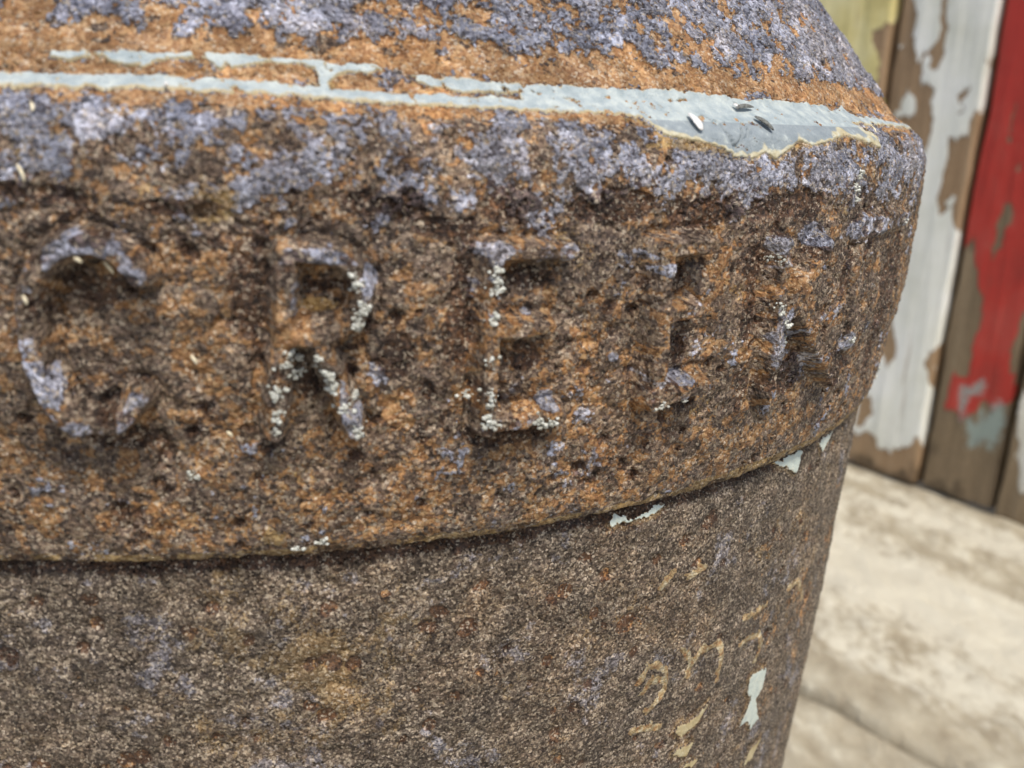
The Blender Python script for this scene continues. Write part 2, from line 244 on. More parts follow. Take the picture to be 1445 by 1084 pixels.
def iron(name, base, dirt_shade, gs=1., os_=.8, fine=1., relief=.0013, ct=1.):
    g = G(name)
    A, B, = g.attr('wear'), g.attr('stain_shade')
    N1 = g.noise(1700*fine, 3, .7); N2 = g.noise(620, 5, .7); N3 = g.noise(150, 3); N4 = g.noise(2600, 2, .6)
    vo = g.voro(1700*fine); cell = g.n('ShaderNodeSeparateColor'); g.put(cell.inputs[0], vo.outputs['Color'])
    grain = g.math('ADD', g.math('MULTIPLY', N1, .6), g.math('MULTIPLY', cell.outputs[0], .4))
    col = g.ramp(grain, base)
    jit = g.math('ADD', g.math('MULTIPLY', g.math('SUBTRACT', N1, .5), .55), g.math('MULTIPLY', g.math('SUBTRACT', N2, .5), .8))
    def mask(v, k=1., a=.47, b=.53): return g.step(a, b, g.math('ADD', v, g.math('MULTIPLY', jit, k)))
    rust = g.ramp(grain, [(.2, (.19, .085, .030)), (.42, (.37, .190, .074)), (.58, (.50, .285, .122)), (.8, (.66, .46, .26))])
    rust = g.mix(g.math('MULTIPLY', B[2], 1. if name == 'rusted_lid_iron' else 0.), rust, g.ramp(grain, [(.2, (.10, .042, .016)), (.42, (.27, .138, .054)), (.58, (.41, .228, .095)), (.8, (.54, .38, .21))]))
    mr = mask(A[1], .9); col = g.mix(mr, col, rust)
    grey = g.ramp(grain, [(.27, (.085, .074, .080)), (.42, (.285, .295, .370)), (.55, (.43, .455, .570)), (.76, (.76, .80, .95))])
    mg = g.math('MULTIPLY', mask(A[0], .55), gs); col = g.mix(mg, col, grey)
    och = g.ramp(grain, [(.25, (.26, .15, .045)), (.6, (.56, .38, .15)), (.8, (.68, .54, .28))])
    col = g.mix(g.math('MULTIPLY', mask(B[1], 1.1), os_), col, och)
    dk = g.ramp(grain, [(.25, (.014, .008, .006)), (.5, (.065, .030, .018)), (.75, (.18, .085, .04))])
    col = g.mix(g.math('MULTIPLY', mask(B[0], .9), dirt_shade), col, dk)  # dark mask mixes pits and staining with painted shade
    crev = g.step(.43, .33, N2); col = g.mix(g.math('MULTIPLY', crev, .78*ct), col, (.02, .012, .009))
    fleck = g.step(.59, .68, N2); col = g.mix(g.math('MULTIPLY', fleck, .42*ct), col, (.48, .37, .26))
    tint = g.mix(1, g.ramp(N3, [(.3, (.74, .70, .68)), (.5, (1, 1, 1)), (.7, (1.22, 1.15, 1.05))]), g.ramp(g.noise(34, 4, .65), [(.34, (.82, .84, .88)), (.5, (1, 1, 1)), (.66, (1.20, 1.12, 1.02))]), 'MULTIPLY')
    col = g.mix(1, col, tint, 'MULTIPLY')
    sp = g.step(.70, .76, g.math('ADD', g.math('MULTIPLY', cell.outputs[1], .5), g.math('MULTIPLY', N4, .55)))
    col = g.mix(g.math('MULTIPLY', sp, .75), col, (.64, .54, .41))  # sparse bright flecks, glints painted into the colour
    rim = g.math('MULTIPLY', g.step(.45, .6, g.math('ADD', B[2], g.math('MULTIPLY', jit, .8))), 1. if name == 'rusted_barrel_iron' else 0.)
    col = g.mix(rim, col, g.ramp(N2, [(.38, (.36, .18, .07)), (.52, (.56, .42, .22)), (.64, (.74, .68, .50))]))
    rough = g.math('ADD', .62, g.math('MULTIPLY', g.math('SUBTRACT', N1, .5), .6), True)
    rough = g.math('SUBTRACT', rough, g.math('MULTIPLY', mg, .16))
    glint = g.step(.74, .80, cell.outputs[2]); rough = g.math('SUBTRACT', rough, g.math('MULTIPLY', glint, .36))
    rgh = g.math('ADD', .28, g.math('MULTIPLY', g.step(.38, .64, g.noise(200, 4)), 1.1))
    rgh = g.math('MULTIPLY', rgh, g.math('SUBTRACT', 1., g.math('MULTIPLY', mr, g.math('MULTIPLY', g.math('SUBTRACT', 1., mg), .50))))
    h = g.math('ADD', g.math('MULTIPLY', N1, 1.3), g.math('ADD', g.math('MULTIPLY', N2, 1.1), g.math('MULTIPLY', N4, .5)))
    h = g.math('ADD', h, g.math('MULTIPLY', g.math('MULTIPLY', cell.outputs[0], .35), g.step(.45, .6, N3)))
    m_ = g.done(col, rough, g.math('MULTIPLY', h, rgh), relief, 1, .6)
    return m_

def paint_mat(name, cols, edge, grit=.5, low=False):
    g = G(name); A = g.attr('wear')
    N = g.noise(420, 4, .6); Nf = g.noise(2200, 3, .6); Nb = g.noise(110, 3)
    col = g.ramp(N, [(.3, cols[0]), (.5, cols[1]), (.7, cols[2])])
    col = g.mix(g.math('MULTIPLY', g.step(.5, .72, Nb), .6), col, cols[2])
    col = g.mix(g.math('MULTIPLY', g.step(.60, .70, Nf), grit), col, (.60, .60, .52))
    if low: col = g.mix(g.step(.35, .65, g.math('ADD', g.attr('stain_shade')[2], g.math('MULTIPLY', g.math('SUBTRACT', N, .5), .6))), col, g.ramp(N, [(.35, (.245, .29, .32)), (.6, (.31, .36, .385)), (.72, (.50, .56, .55))]))
    if low: col = g.mix(g.math('MULTIPLY', g.step(.3, .8, A[0]), .85), col, g.ramp(N, [(.35, (.50, .42, .22)), (.55, (.66, .61, .42)), (.7, (.60, .66, .60))]))
    col = g.mix(g.step(.70, .50, g.math('ADD', A[2], g.math('MULTIPLY', g.math('SUBTRACT', N, .5), .5))), col, edge)
    return g.done(col, .5, g.math('ADD', Nf, g.math('MULTIPLY', N, .6)), .00035, .8, .4)

M_LID = iron('rusted_lid_iron', [(.24, (.032, .020, .015)), (.38, (.110, .074, .055)), (.52, (.215, .150, .108)), (.66, (.38, .285, .20)), (.82, (.60, .47, .33))], .85)
M_BODY = iron('rusted_barrel_iron', [(.27, (.026, .015, .010)), (.38, (.074, .052, .036)), (.50, (.146, .108, .077)), (.62, (.25, .195, .142)), (.78, (.62, .51, .37))], .9, .40, .38, 1.3, .0009, .5)
M_PAINT = paint_mat('pale_grey_green_paint', [(.29, .36, .39), (.40, .47, .49), (.56, .62, .60)], (.52, .44, .27), .6, True)
M_CHIP = paint_mat('pale_blue_paint_chip', [(.52, .60, .56), (.62, .70, .64), (.72, .76, .66)], (.50, .36, .17), .2)
M_YCHIP = paint_mat('yellowed_paint_chip', [(.42, .33, .16), (.52, .43, .24), (.60, .54, .35)], (.34, .19, .08), .2)
g = G('white_crust'); M_CRUST = g.done(g.ramp(g.noise(900, 3), [(.3, (.42, .42, .36)), (.6, (.78, .80, .74))]), .8, g.noise(3000, 2), .0003)
g = G('dry_straw'); M_STRAW = g.done(g.ramp(g.noise(700, 3), [(.3, (.60, .50, .30)), (.65, (.86, .80, .62))]), .5, g.noise(1500, 2), .0002)
g = G('white_husk'); M_HUSK = g.done(g.ramp(g.noise(500, 3), [(.3, (.70, .70, .68)), (.65, (.88, .88, .86))]), .5, g.noise(1500, 2), .0002)
g = G('grey_bark'); M_BARK = g.done(g.ramp(g.noise(1400, 4), [(.3, (.06, .06, .055)), (.65, (.26, .27, .25))]), .8, g.noise(1800, 3), .0005)

# ---------------------------------------------------------------- ground and paving
def at_wall(u, d, z=0):               # along the wall, distance in front of it, height above the paving (radii) -> metres
    e = WE; n = WN
    return Vector(((B0[0]+e[0]*u+n[0]*d)*S, (B0[1]+e[1]*u+n[1]*d)*S, z*S))
B0 = (2.641, 6.686); WE = (0.6061, -0.7954); WN = (-0.7954, -0.6061)
g = G('packed_earth')
M_EARTH = g.done(g.ramp(g.noise(30, 6, .6), [(.3, (.12, .10, .07)), (.6, (.26, .22, .16))]), .9, g.noise(60, 5), .01)
gr = mesh_np('ground', np.array([(-300, -300, -.06), (300, -300, -.06), (300, 300, -.06), (-300, 300, -.06)]), np.array([[0, 1, 2, 3]]), M_EARTH, smooth=False)
link(gr, kind='structure')
g = G('limewashed_stone')
NA = g.noise(22, 6, .65, stretch=(1.5, .75, 1)); NB = g.noise(90, 6, .7, stretch=(1.3, .8, 1)); NC = g.noise(9, 3)
A = g.attr('wear')
col = g.ramp(NA, [(.30, (.30, .255, .18)), (.46, (.43, .38, .28)), (.58, (.50, .455, .345)), (.70, (.66, .625, .50))])
wash = g.step(.50, .64, g.math('ADD', g.math('MULTIPLY', NB, .6), g.math('ADD', g.math('MULTIPLY', NA, .3), g.math('MULTIPLY', A[0], .35))))
col = g.mix(g.math('MULTIPLY', wash, .7), col, (.74, .71, .59))
dirt_shade = g.step(.60, .74, NB); col = g.mix(g.math('MULTIPLY', dirt_shade, .15), col, (.30, .24, .15))
M_STONE = g.done(col, .85, g.math('ADD', NB, g.math('MULTIPLY', NA, 1.5)), .004, 1, .3)
pave = link(bpy.data.objects.new('pavement', None), kind='structure')
def slab(u0, u1, d0, d1, seed, dz=0., wash=0.):
    nu, nd = 150, 110; th = .28
    gu, gd = np.meshgrid(np.linspace(0, 1, nu), np.linspace(0, 1, nd), indexing='ij')
    U = u0+gu*(u1-u0); D = d0+gd*(d1-d0)
    edge = np.minimum(np.minimum(U-u0, u1-U), np.minimum(D-d0, d1-D))
    rnd = .06; h = -rnd*(1-np.sqrt(np.clip(1-(1-np.clip(edge/rnd, 0, 1))**2, 0, 1)))*.8
    h = h+.016*fbm(U*.4, D, .6, seed, 4)+.016*fbm(U*.6, D, .16, seed+9, 4)
    wob = .03*fbm(U, D, .5, seed+5, 3)*(1-sstep(0, .2, edge))
    Z = dz-.02+h
    x = (B0[0]+WE[0]*U+WN[0]*(D+wob))*S; y = (B0[1]+WE[1]*U+WN[1]*(D+wob))*S
    co = np.stack([x, y, Z*S], -1).reshape(-1, 3)
    idx = np.arange(nu*nd).reshape(nu, nd)
    q = np.stack([idx[:-1, :-1], idx[:-1, 1:], idx[1:, 1:], idx[1:, :-1]], -1).reshape(-1, 4)
    ring = np.concatenate([idx[:, 0], idx[-1, 1:], idx[-2::-1, -1], idx[0, -2:0:-1]])
    low = co[ring].copy(); low[:, 2] = -th*S; n0 = len(co); k = len(ring); j = np.arange(k); j2 = (j+1) % k
    q2 = np.stack([ring[j], ring[j2], n0+j2, n0+j], -1)
    co = np.r_[co, low]; wv = np.full(len(co), .5)
    band = wash*np.exp(-((D-1.5)/.40)**2)
    wv[:nu*nd] = (.28+.55*band+.30*fbm(U*.35, D, .35, seed+3, 4)-.9*np.exp(-edge/.07)).ravel()
    a = np.stack([wv, wv, wv], -1)
    link(mesh_np('paving_slab', co, np.r_[q, q2][:, ::-1], M_STONE, {'wear': a}), pave)
k = 0
for (d0, d1, us) in ((-.12, 2.69, (-9, -5.2, -1.7, 2.6, 6.5)), (2.76, 4.5, (-9, -6.3, -2.6, 3.4, 7)), (4.6, 6.3, (-9, -4.8, -.4, 3.9, 7.5)), (6.4, 8.8, (-9, -5.6, -2, 2.5, 7)), (8.9, 11, (-9, -4, 0, 4, 8))):
    for a0, a1 in zip(us[:-1], us[1:]):
        slab(a0+.04, a1-.04, d0, d1, 20+k*13, 0, 1. if k < 4 else .4); k += 1

# ---------------------------------------------------------------- the board wall behind
def board_mat(name, paint, wood, patch, smear=None, rough=.55):
    g = G(name); A = g.attr('wear')
    W1 = g.noise(60, 5, .6, stretch=(1, 1, .08)); W2 = g.noise(220, 3); N = g.noise(14, 4)
    wd = g.ramp(g.math('ADD', g.math('MULTIPLY', W1, .7), g.math('MULTIPLY', W2, .3)), [(.3, wood[0]), (.5, wood[1]), (.7, wood[2])])
    pt = g.ramp(N, [(.3, paint[0]), (.5, paint[1]), (.68, paint[2])])
    pt = g.mix(g.math('MULTIPLY', g.step(.58, .7, W2), patch), pt, wd)
    pt = g.mix(g.math('MULTIPLY', g.step(.40, .30, W1), .45), pt, wd)
    m = g.step(.44, .56, g.math('ADD', A[0], g.math('ADD', g.math('MULTIPLY', g.math('SUBTRACT', W2, .5), .3), g.math('MULTIPLY', g.math('SUBTRACT', W1, .5), .5))))
    col = g.mix(m, wd, pt)
    if smear: col = g.mix(g.math('MULTIPLY', g.step(.4, .62, g.math('ADD', A[1], g.math('MULTIPLY', g.math('SUBTRACT', W2, .5), .5))), .8), col, smear)
    dk = g.step(.4, .7, A[2]); col = g.mix(g.math('MULTIPLY', dk, .75), col, (.05, .035, .02))
    return g.done(col, rough, g.math('ADD', W1, m), .002, .6, .4)
WOOD = [(.22, .14, .075), (.33, .22, .125), (.42, .30, .185)]
BROWN = [(.13, .095, .055), (.22, .16, .095), (.33, .25, .155)]
MB = {'cream': board_mat('cream_painted_board', [(.52, .44, .17), (.72, .63, .28), (.82, .75, .42)], WOOD, .15),
      'white': board_mat('white_painted_board', [(.70, .71, .62), (.81, .82, .75), (.86, .87, .83)], WOOD, .05),
      'red': board_mat('red_painted_board', [(.36, .036, .026), (.46, .038, .026), (.46, .065, .048)], BROWN, .25, (.30, .38, .35)),
      'bare': board_mat('bare_wood_board', [(.55, .52, .42), (.66, .64, .55), (.74, .72, .64)], BROWN, .2)}
wall = link(bpy.data.objects.new('board_wall', None), label='wall of old upright boards in peeling cream, white and red paint behind the iron casting', cat='board wall')
wall.location = (0, 0, 0)
def board(u0, u1, kind, seed, label, off=0., zt=4.2, fine=False):
    step = .012 if fine else .05
    zb = -2.5
    us = np.linspace(u0, u1, int((u1-u0)/step)+2)
    zf = np.arange(zb+.01, 1.25, step) if fine else np.arange(zb+.01, zt, .06)
    if fine: zf = np.r_[zf, np.arange(1.3, zt, .08)]
    U, Z = np.meshgrid(us, zf, indexing='ij'); sh = U.shape
    ru = U+.016*fbm(U, Z, .09, seed, 4, .7); rz = Z+.05*fbm(U*3, Z, .14, seed+4, 4, .7)
    A0 = np.full(sh, .9); A1 = np.zeros(sh); A2 = np.zeros(sh)
    def sdf(polys, sharp=.03): 
        d = np.full(sh, -9.)
        for p in polys: d = np.maximum(d, poly_sdf(ru, rz, p))
        return np.clip(.5+d/sharp*.5, 0, 1)
    wild = np.clip(.5+(fbm(U, Z*.45, .35, seed+2, 4)-(.35 if kind != 'bare' else -.35))*1.6, 0, 1)
    seen = sstep(1.05, 1.25, Z) if fine else np.ones(sh)
    if kind == 'white' and fine:
        bare = sdf(WHITE_BARE)*(1-sdf(WHITE_DOTS)); A0 = 1-np.maximum(bare*(1-seen), wild*seen)
        A2 = np.clip((-2.25-Z)/.2+.3*fbm(U, Z, .2, 5, 3), 0, 1)*.65+.10*(fbm(U, Z, .12, 6, 3) > .55)
    elif kind == 'cream' and fine: A0 = 1-np.maximum(sdf(CREAM_BARE)*(1-seen), wild*sstep(.5, .9, np.abs(Z-.5)))
    elif kind == 'red' and fine:
        A0 = 1-np.maximum(sdf(RED_BARE, .06), wild*seen); A1 = sdf(TEAL, .12); A2 = np.maximum(sdf(KNOT, .1)*.8, np.clip(.5+(-2.15-Z)*1.2+.5*fbm(U, Z, .15, 77, 3), 0, 1)*.6)
    elif kind == 'bare' and fine: A0 = np.maximum(sdf(NEXT_PAINT, .05), .6*(1-wild)*sstep(-1., 0, Z))
    else: A0 = 1-wild
    paint_h = .006*sstep(.45, .55, A0)
    rnd = .025; e = np.minimum(U-u0, u1-U); rr = -rnd*(1-np.sqrt(np.clip(1-(1-np.clip(e/rnd, 0, 1))**2, 0, 1)))
    D = .0+off+paint_h+rr+.006*fbm(U, Z*.1, .1, seed+7, 3)
    edge_w = .012*fbm(U*0, Z, .5, seed+6, 3)
    Uw = U+edge_w*(1-sstep(0, .1, e))
    F = np.stack([Uw, D, Z+.02*(Z == zf[0])*fbm(U, Z, .2, seed, 2)], -1); Bk = np.stack([U, np.full(sh, -.13), Z], -1)
    def wpos(A_): return np.stack([(B0[0]+WE[0]*A_[..., 0]+WN[0]*A_[..., 1])*S, (B0[1]+WE[1]*A_[..., 0]+WN[1]*A_[..., 1])*S, (A_[..., 2]+2.5)*S], -1).reshape(-1, 3)
    co = wpos(F); nu, nz = sh; idx = np.arange(nu*nz).reshape(nu, nz)
    q = np.stack([idx[:-1, :-1], idx[1:, :-1], idx[1:, 1:], idx[:-1, 1:]], -1).reshape(-1, 4)
    ring = np.concatenate([idx[:, 0], idx[-1, 1:], idx[-2::-1, -1], idx[0, -2:0:-1]]); n0 = len(co); kk = len(ring)
    bk = wpos(Bk)[ring]; j = np.arange(kk); j2 = (j+1) % kk
    q2 = np.stack([ring[j2], ring[j], n0+j, n0+j2], -1)
    a = np.stack([A0, A1, A2], -1).reshape(-1, 3); a = np.r_[a, np.tile([0, 0, .35], (kk, 1))]
    o = mesh_np('board', np.r_[co, bk], np.r_[q, q2][:, ::-1], MB[kind], {'wear': a})
    link(o, wall, label=label)
g_ = .022
board(-.92, -.205-g_, 'cream', 3, 'cream painted board beside the dark gap', .02, fine=True)
board(-.205+g_, .505-g_, 'white', 11, 'board with white paint peeling off brown wood', 0, fine=True)
board(.505+g_, 1.06-g_, 'red', 23, 'red painted board worn to brown wood at its foot', -.03, fine=True)
board(1.06+g_, 1.75, 'bare', 31, 'brown board with scraps of white paint', .0, fine=True)
for i, (a0, a1, kd) in enumerate(((-6.3, -5.6, 'bare'), (-5.57, -4.9, 'white'), (-4.87, -4.1, 'red'), (-4.07, -3.4, 'cream'), (-3.37, -2.6, 'bare'), (-2.57, -1.8, 'white'), (-1.77, -.95, 'bare'), (1.78, 2.4, 'white'), (2.43, 3.1, 'cream'), (3.13, 3.8, 'bare'), (3.83, 4.5, 'white'))):
    board(a0, a1, kd, 60+7*i, None, .01*(i % 3))
rail = None
g = G('dark_backing'); M_BACK = g.done(g.ramp(g.noise(20, 4), [(.3, (.02, .015, .01)), (.7, (.05, .04, .03))]), .9)
pts = [at_wall(u, d, z) for z in (0, 6.6) for (u, d) in ((-6.3, -.14), (4.5, -.14), (4.5, -.3), (-6.3, -.3))]
bk = mesh_np('backing', np.array([tuple(p) for p in pts]), np.array([[0, 1, 5, 4], [1, 2, 6, 5], [2, 3, 7, 6], [3, 0, 4, 7], [4, 5, 6, 7], [3, 2, 1, 0]]), M_BACK, smooth=False)
link(bk, wall)

# ---------------------------------------------------------------- the iron casting
LIDP = [(.62, .0), (.615, .20), (.58, .36), (.52, .44), (.42, .52), (.36, .62), (.30, .70), (.13, .856), (.021, .944), (.010, .952), (.002, .965), (-.005, .976), (-.015, .988), (-.04, .998), (-.07, 1.0), (-.13, 1.0), (-.20, .998), (-.25, .99), (-.30, .985), (-.333, .9795), (-.336, .9780), (-.3455, .9740), (-.3475, .970), (-.3465, .955), (-.340, .945), (-.30, .938)]
BODP = [(-.318, .925), (-.325, .948), (-.346, .954), (-.352, .956), (-.359, .960), (-.370, .9625), (-.45, .962), (-.6, .955), (-.8, .945), (-1.2, .92), (-1.8, .90), (-2.3, .90), (-2.36, .95), (-2.42, 1.0), (-2.5, 1.02)]
def profile(Pp, dense, fine, coarse):
    Pp = np.array(Pp, float)
    # Catmull-like smoothing by corner cutting keeps the ledge crisp
    d = np.r_[0, np.cumsum(np.hypot(*np.diff(Pp, axis=0).T))]
    t = [0.]
    while t[-1] < d[-1]:
        z = np.interp(t[-1], d, Pp[:, 0]); r_ = np.interp(t[-1], d, Pp[:, 1])
        t.append(t[-1]+(fine if dense[0] > z > dense[1] and r_ > .6 else coarse))
    t[-1] = d[-1]; t = np.array(t)
    z, r = np.interp(t, d, Pp[:, 0]), np.interp(t, d, Pp[:, 1])
    ts = np.arange(0, d[-1]+.0005, .0005); zs, rs = np.interp(ts, d, Pp[:, 0]), np.interp(ts, d, Pp[:, 1])
    kr = 10; ker = np.hanning(2*kr+3)[1:-1]; ker /= ker.sum()
    sm = lambda a: np.convolve(np.pad(a, kr, mode='edge'), ker, 'valid')
    zs, rs = sm(zs), sm(rs)
    z, r = np.interp(t, ts, zs), np.interp(t, ts, rs)
    dz, dr = np.gradient(z, t), np.gradient(r, t); L = np.hypot(dz, dr); return t, z, r, -dz/L, dr/L   # normal (nr, nz)
th = [-.30]
while th[-1] < 1.75:
    a = th[-1]; th.append(a+(.0030 if a < -.02 else (.00085+.0011*max(0, a)**1.5 if a < 1.26 else .004)))
th = np.array(th); th = np.r_[th, np.arange(1.80, 2*math.pi-.31, .04)]
NTH = len(th)

casting = bpy.data.objects.new('iron_casting', None)
casting.location = (AX*S, AY*S, 0)
link(casting, label='rusty round iron casting with conical top, raised letters and scraps of pale paint', cat='iron casting')

def spotfield(TH, Z, spots, warp, soft=.6, shrink=1):
    f = np.zeros(TH.shape, np.float32)
    for (a, z, ra, rz) in spots:
        if shrink != 1: ra, rz = ra*shrink, rz*shrink
        m = (np.abs(TH-a) < ra*2.2) & (np.abs(Z-z) < rz*2.2)
        if not m.any(): continue
        d = np.hypot((TH[m]-a)/ra, (Z[m]-z)/rz)+warp[m]*.55
        f[m] = np.maximum(f[m], 1-sstep(1-soft, 1+soft, d))
    return f

def build(tag, Pp, dense, fine):
    t, z, r, nr, nz = profile(Pp, dense, fine, .02)
    TH, T = np.meshgrid(th, t); Z = np.tile(z[:, None], (1, NTH)); Rr = np.tile(r[:, None], (1, NTH))
    X = TH*.97; warp = fbm(X, T, .03, 5, 4); fineN = fbm(X, T, .0060, 12, 3, .7); midN = fbm(X, T, .022, 41, 4, .6); big = fbm(X, T, .11, 71, 4)
    if tag == 'lid':
        cone = sstep(.022, .03, Z); shoulder = sstep(-.105, -.05, Z)*(1-cone); band = 1-sstep(-.10, -.06, Z)
        warp2 = fbm(X, T, .012, 91, 3)
        # paint along the ledge
        pw = .0016*fbm(X, T, .01, 33, 3)
        sd = poly_sdf(TH*.97+pw, Z+pw*.8, [(a*.97, b) for a, b in LEDGE_PAINT[0]])
        worn = fbm(X, T, .010, 811, 4, .75)
        paint = np.clip(.5+(sd-(.0003-.0008*sstep(.6, .95, TH))-.0012*np.clip(worn, -.5, 1.2))/.0030*.5, 0, 1)*(1-.75*sstep(.72, .90, worn+.15*(TH < .5)*fbm(X, T, .05, 831, 3)-.3*sstep(.5, .9, TH)))
        # raised letters
        CRW = {'C': lambda a, b: .58+.34*np.maximum(np.maximum((b > -.118)*(a > .10), (b < -.175)*(a < .125)), (a > .135)*(b < -.19))*1., 'R': lambda a, b: .85*np.maximum((b > -.108), .8*(a > .285)*(b < -.19)),
               'E': lambda a, b: .82*np.maximum(b > -.112, .8*(b < -.222)), 'E2': lambda a, b: .72*((b < -.21)*1.), 'K': lambda a, b: .72*np.maximum(b > -.125, (a < .72)*(b < -.15)*(b > -.21)), 'FAINT': lambda a, b: .66*(b > -.115)}
        crest = np.zeros(TH.shape, np.float32)
        H = np.zeros(TH.shape, np.float32); ids = np.zeros(TH.shape, np.int32)
        W = {'C': (.0098, .0200), 'R': (.0090, .0175), 'E': (.0090, .0170), 'E2': (.0102, .0200), 'K': (.0110, .0160), 'FAINT': (.012, .005)}
        hole = spotfield(TH, Z, [RUST_SPOTS[1]], warp*.3, .3)
        for i, (k_, strokes) in enumerate(LETTERS.items()):
            d = np.full(TH.shape, 9., np.float32)
            allp = np.array([p for s_ in strokes for p in s_]); m = (TH > allp[:, 0].min()-.05) & (TH < allp[:, 0].max()+.05) & (Z < -.04) & (Z > -.30)
            dd = d[m]
            for s_ in strokes: dd = np.minimum(dd, seg_dist(TH[m]*.97, Z[m], [(a*.97, b) for a, b in s_]))
            w_, h_ = W[k_]; dd = dd+.0009*warp[m]+.0006*warp2[m]; crest[m] = np.maximum(crest[m], (1-sstep(w_*.45, w_*.95, dd))*CRW[k_](TH[m], Z[m]))
            prof = 1-sstep(w_*.45, w_*1.3, dd); prof2 = np.where(dd < w_*1.9, -.16*np.exp(-((dd-w_*1.35)/(w_*.35))**2), 0)
            H[m] = np.maximum(H[m], h_*prof*(1+.12*midN[m]))+h_*prof2*(H[m] < h_*.1)
            if k_ != 'FAINT': im = ids[m]; im[prof > .35] = i+1; ids[m] = im
        pits_d, pits_id = worley(X+warp*.004, T, .021, 7)
        pits = (1-sstep(.12, .42, pits_d))*(pits_id > .74)*(band*.9+shoulder*.5+.15)
        gcone = (.56+.62*fbm(X, T, .019, 1121, 5, .75)+.10*fbm(X, T, .06, 1131, 3)+.22*np.clip(TH-.2, -.3, .6)-.9*(1-sstep(.026, .062-.02*np.clip(TH, 0, 1.1)/1.1, Z)))
        sw = sstep(-.105, -.045, Z+.018*warp+.012*warp2)
        grey = gcone*cone+(1-cone)*(.15+.44*sw+.44*fbm(X, T, .035, 131, 5, .82)-.35*(1-sstep(.0, .018, -Z)))
        grey = grey-.5*np.exp(-((Z+.088)/.022)**2)*(1-.4*np.clip(warp, 0, 1))*0.35
        rust = .75*cone+(1-cone)*(.385+.03*sw)+.46*fbm(X, T, .013, 151, 4, .8)+.10*big+.10*midN+.5*sstep(-.012, -.004, Z)*(1-sstep(.028, .034, Z))-.12*np.exp(-((Z+.085-.02*warp)/.022)**2)
        rust = rust+.05*(1-sstep(-.31, -.25, Z))
        dark = .17-.10*sw-.4*sstep(-.012, -.002, Z)+.40*fbm(X, T, .012, 171, 4, .8)-.14*midN+.26*np.exp(-((Z+.083-.02*warp)/.024)**2)*(.7+.5*np.clip(big, -1, 1))+.9*pits*.5-.30*cone-.10*sstep(-.05, -.02, Z)  # dark band under the shoulder is staining plus painted shade
        grey = np.maximum(grey, .35+.5*spotfield(TH, Z, BARE_SPOTS, warp, .6, .75)+.12*warp2-.28*(spotfield(TH, Z, BARE_SPOTS, warp, .6, .75) < .05)); grey = np.where((H < .004) & (TH < .18) & (Z < -.09) & (Z > -.24), np.minimum(grey, .40), grey); grey = np.maximum(grey, crest*(.66+.30*fbm(X, T, .02, 611, 4, .7)))
        rsp = spotfield(TH, Z, RUST_SPOTS, warp)*(1-.8*crest); och_h = hole*.8; rust = np.maximum(rust, rsp*(.52+.35*fineN)); grey = grey*(1-.6*rsp); dark = dark*(1-.5*rsp)
        dark = np.maximum(dark, .84*np.where((TH < .19) & (Z > -.17) & (Z < -.11), .72, 1)*spotfield(TH, Z, PIT_SHADE_SPOTS, warp))
        och = .15+.3*fbm(X, T, .06, 191, 4)*(1-cone); och = np.maximum(och, .72*spotfield(TH, Z, OCHRE_SPOTS, warp, .9))
        och = np.maximum(och, och_h); dark = dark*(1-hole); rust = np.maximum(rust, hole*.8)
        och = np.maximum(och, .58*(sd > -.0035-.003*warp2)*(sd < 0)*(Z < -.004)*(TH > .5))
        lip = sstep(-.3375, -.3395, Z+.0012*warp2); och = np.maximum(och, (.60+.25*warp+.15*sstep(.4, .7, TH))*np.maximum(lip, sstep(-.331, -.335, Z)*sstep(.45, .75, TH+.1*warp))); rust = rust*(1-.8*lip); dark = np.maximum(dark*(1-lip), lip*(.35+.5*midN))
        rim = sstep(-.004, -.007, Z)*paint*sstep(.45, .6, TH)*(1-sstep(.95, 1.05, TH)) if True else 0
        rim = np.where(paint > .3, rim, sstep(-.012, -.045, Z))
        gflat = sstep(.45, .62, grey)
        h = .0012*fbm(X, T, .055, 201, 3)+.0009*midN+.0012*fineN-.0024*pits-.0022*sstep(.5, .8, dark)*(1-gflat)
        h = h*(.55*cone+1.0*(1-cone))+.0028*gflat*(1+.5*midN)*(cone+.5*(1-cone))
        edge = (Z < -.334)
        paint_ok = paint
        h = h*(1-.88*paint_ok)+.0020*sstep(.45, .6, paint_ok)
        # cracks in the thick paint
        cd = np.full(TH.shape, 9., np.float32); mm = (TH > .55) & (TH < 1.0) & (Z > -.06) & (Z < .02)
        for s_ in CRACKS: cd[mm] = np.minimum(cd[mm], seg_dist(TH[mm]*.97+pw[mm]*2, Z[mm], [(a*.97, b) for a, b in s_]))
        h = h-.0035*(1-sstep(.0009, .0022, cd)); 
        h = h*(1-.35*sstep(.001, .008, H))+H; ids = np.where(paint > .5, 6, ids)
        # rag the lower lip
        Z2 = Z+np.where(edge, .0009*fbm(X, T*0, .012, 300, 4), 0)
    else:
        grey = .33+.22*fbm(X, T, .045, 421, 5, .75); rust = .17+.20*fbm(X, T, .04, 431, 5, .7)+.15*(TH > .75)*fbm(X, T*.5, .05, 441, 4)+.14*sstep(.6, 1.0, TH)
        pits_d, pits_id = worley(X+warp*.006, T, .052, 9)
        pits = (1-sstep(.06, .17, pits_d+.05*warp))*(pits_id > .40)
        psp = spotfield(TH, Z, BODY_PITS, warp, .5); pits = np.maximum(pits*.8, psp)
        dark = .12+.22*fbm(X, T, .014, 451, 4, .8)+.68*pits*(1+.4*fineN)+.7*np.exp(-((Z+.355)/.006)**2)+.25*sstep(-.385, -.36, Z)*(1-sstep(.6, .9, TH))  # also paints shade below the lid lip, stronger on the left
        rust = np.maximum(rust, .75*pits)
